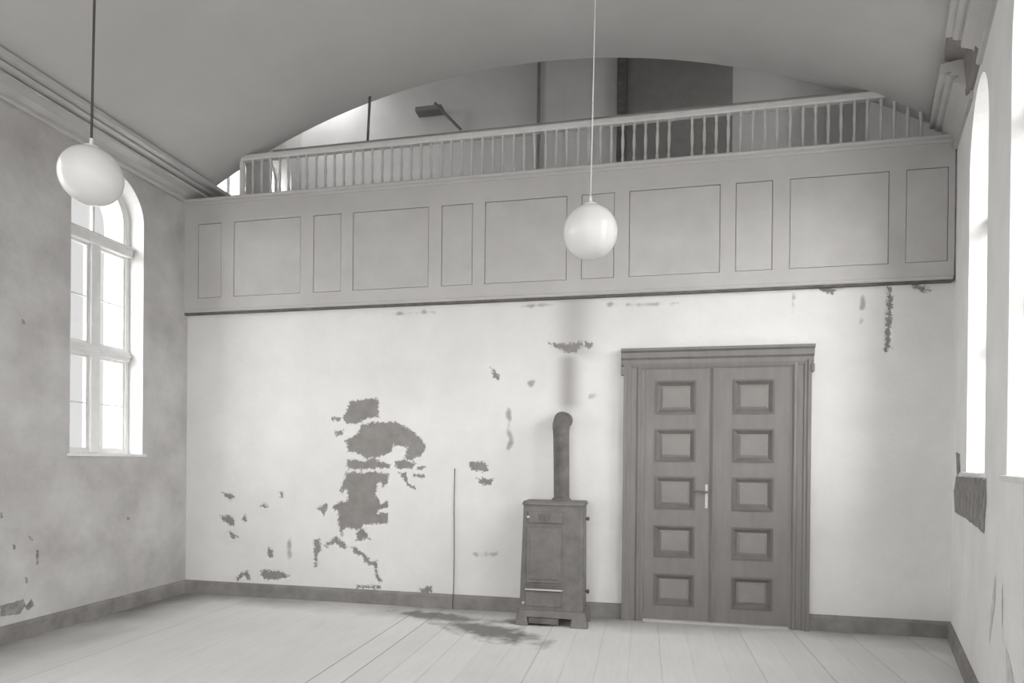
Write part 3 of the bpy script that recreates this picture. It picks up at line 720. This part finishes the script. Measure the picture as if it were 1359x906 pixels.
bm = bmesh.new(); hull(bm, (XA-.02, XC+.03, Fy-.04, .16, .075), (XA-.008, XC+.012, Fy-.015, .15, .135), rad=.03); sadd('base', bm, M['iron'], bevel=.006)
for x0, x1, y0, y1 in ((XA-.03, XA+.10, Fy-.06, Fy+.05), (XC-.12, XC+.045, Fy-.06, Fy+.05), (XA-.03, XA+.08, .06, .16), (XC-.08, XC+.04, .06, .16)):
    bm = bmesh.new(); hull(bm, (x0, x1, y0, y1, 0), (x0+.015, x1-.015, y0+.02, y1-.01, .08), rad=.02); sadd('foot', bm, M['iron'], bevel=.004)
def face(x, z0, z1, y0, y1): pass
# door plates on the front
def plate(nm, x0, x1, z0, z1, t=.015, mt='iron', y=Fy+.003):
    bm = bmesh.new(); frustum(bm, x0, x1, z0, z1, y+.004, y-t, .008); return sadd(nm, bm, M[mt], bevel=.003)
plate('upper_plate', XA+.075, XD-.045-.055, .93, 1.045, .010)
pl = plate('loading_door', XA+.065, XD-.11, .38, .90, .014)
bm = bmesh.new(); frustum(bm, XA+.09, XD-.135, .41, .87, Fy-.010, Fy-.017, .012); o = sadd('door_field', bm, M['iron'], pl)
bm = bmesh.new()
for k in range(3):
    cx = XA+.19+k*.042
    frustum(bm, cx-.014, cx+.014, .955, 1.02, Fy-.004, Fy-.014, .004)
sadd('ornament', bm, M['iron_dark'])
ap = plate('ash_door', XA+.055, XD-.105, .165, .315, .014)
bm = bmesh.new(); box(bm, XA+.06, XD-.10, Fy-.028, Fy-.0, .318, .332); o = sadd('ledge', bm, M['cornice'], bevel=.003); o['label'] = 'pale worn edge over the ash door'
bm = bmesh.new(); box(bm, XA+.055, XD-.105, Fy-.016, Fy, .350, .366); sadd('slot', bm, M['iron_dark'])
bm = bmesh.new(); box(bm, XA+.10, XD-.13, Fy-.042, Fy-.03, .02, .072); sadd('ash_opening', bm, M['iron_dark'])
def knob(x, y, z, r_, mt, ax_='y'):
    bm = bmesh.new()
    if ax_ == 'y': tube(bm, [(x, y+.02, z), (x, y-.012, z), (x, y-.016, z), (x, y-.028, z), (x, y-.034, z)], [r_*.5, r_*.5, r_, r_, r_*.5], 10)
    else: tube(bm, [(x-.02, y, z), (x+.012, y, z), (x+.016, y, z), (x+.03, y, z), (x+.036, y, z)], [r_*.5, r_*.5, r_, r_, r_*.5], 10)
    sadd('knob', bm, mt, smooth=True)
knob(XA+.085, Fy+.0, .99, .013, M['brass']); knob(XA+.045, Fy+.0, .20, .013, M['brass'])
knob(XC-.005, .03, .97, .018, M['iron_dark'], 'x'); knob(XC-.0, .03, .29, .02, M['iron_dark'], 'x')
# flue pipe, mitred into the wall at the top
bm = bmesh.new(); px = .095
tube(bm, [(px+.004, .06, 1.12), (px-.006, .06, 1.72), (px-.010, .06, 1.83)], [.074, .076, .078], 20, cap=False, ref=(1, 0, 0))
tube(bm, [(px-.010, .06, 1.80), (px-.008, .066, 1.85), (px-.004, .11, 1.90), (px-.0, .262, 1.905)], [.080, .083, .080, .078], 20, cap=False, ref=(1, 0, 0))
sadd('flue_pipe', bm, M['iron_dark'], smooth=True)
bm = bmesh.new(); tube(bm, [(px, .06, 1.13), (px, .06, 1.155)], .09, 20); sadd('pipe_collar', bm, M['iron'])

# ------------------------------------------------------------------ pendant lamps
def lamp(label, loc, rad, cordmat, ztop, lean=0):
    t = empty('globe_lamp', loc); tag(t, label, 'pendant lamp', 'globe lamps hanging from the vault')
    bm = bmesh.new(); bmesh.ops.create_uvsphere(bm, u_segments=48, v_segments=32, radius=rad)
    for v_ in bm.verts:
        if v_.co.z > rad*.965: v_.co.z = rad*.965
    obj('globe', bm, M['globe'], t, smooth=True)
    bm = bmesh.new(); lathe(bm, [(0, rad*.955), (.045, rad*.955), (.045, rad+.004), (.03, rad+.012), (.012, rad+.018), (.009, rad+.055), (0, rad+.06)], 20)
    obj('fitting', bm, cordmat[1], t, smooth=False)
    bm = bmesh.new(); tube(bm, [(0, 0, rad+.05), (lean, 0, ztop-loc[2])], cordmat[2], 8); obj('cord', bm, cordmat[0], t, smooth=True)
    bm = bmesh.new(); lathe(bm, [(0, 0), (.045, 0), (.04, -.03), (.012, -.05), (0, -.05)], 16, (lean, 0, ztop-loc[2])); obj('ceiling_rose', bm, cordmat[1], t)
    return t
LAMP_L = (-3.37, 3.29, 3.24); LAMP_R = (-.36, 4.14, 3.0)
lamp('white globe lamp hanging in front of the arched window on the left', LAMP_L, .176, (M['cord'], M['frame'], .007), 5.22, .03)
lamp('white globe lamp hanging in front of the gallery parapet by the stove pipe', LAMP_R, .176, (M['cord_light'], M['frame'], .004), 5.47, .03)

# thin cable down the wall
bm = bmesh.new(); tube(bm, [(-1.88, D-.008, 1.42), (-1.884, D-.008, 1.0), (-1.878, D-.008, .55), (-1.88, D-.012, .16), (-1.88, D-.036, .14), (-1.88, D-.036, 0.003)], .0042, 6)
tag(obj('cable', bm, M['iron_dark'], smooth=True), 'thin dark cable running down the peeling wall over the skirting', 'cable')
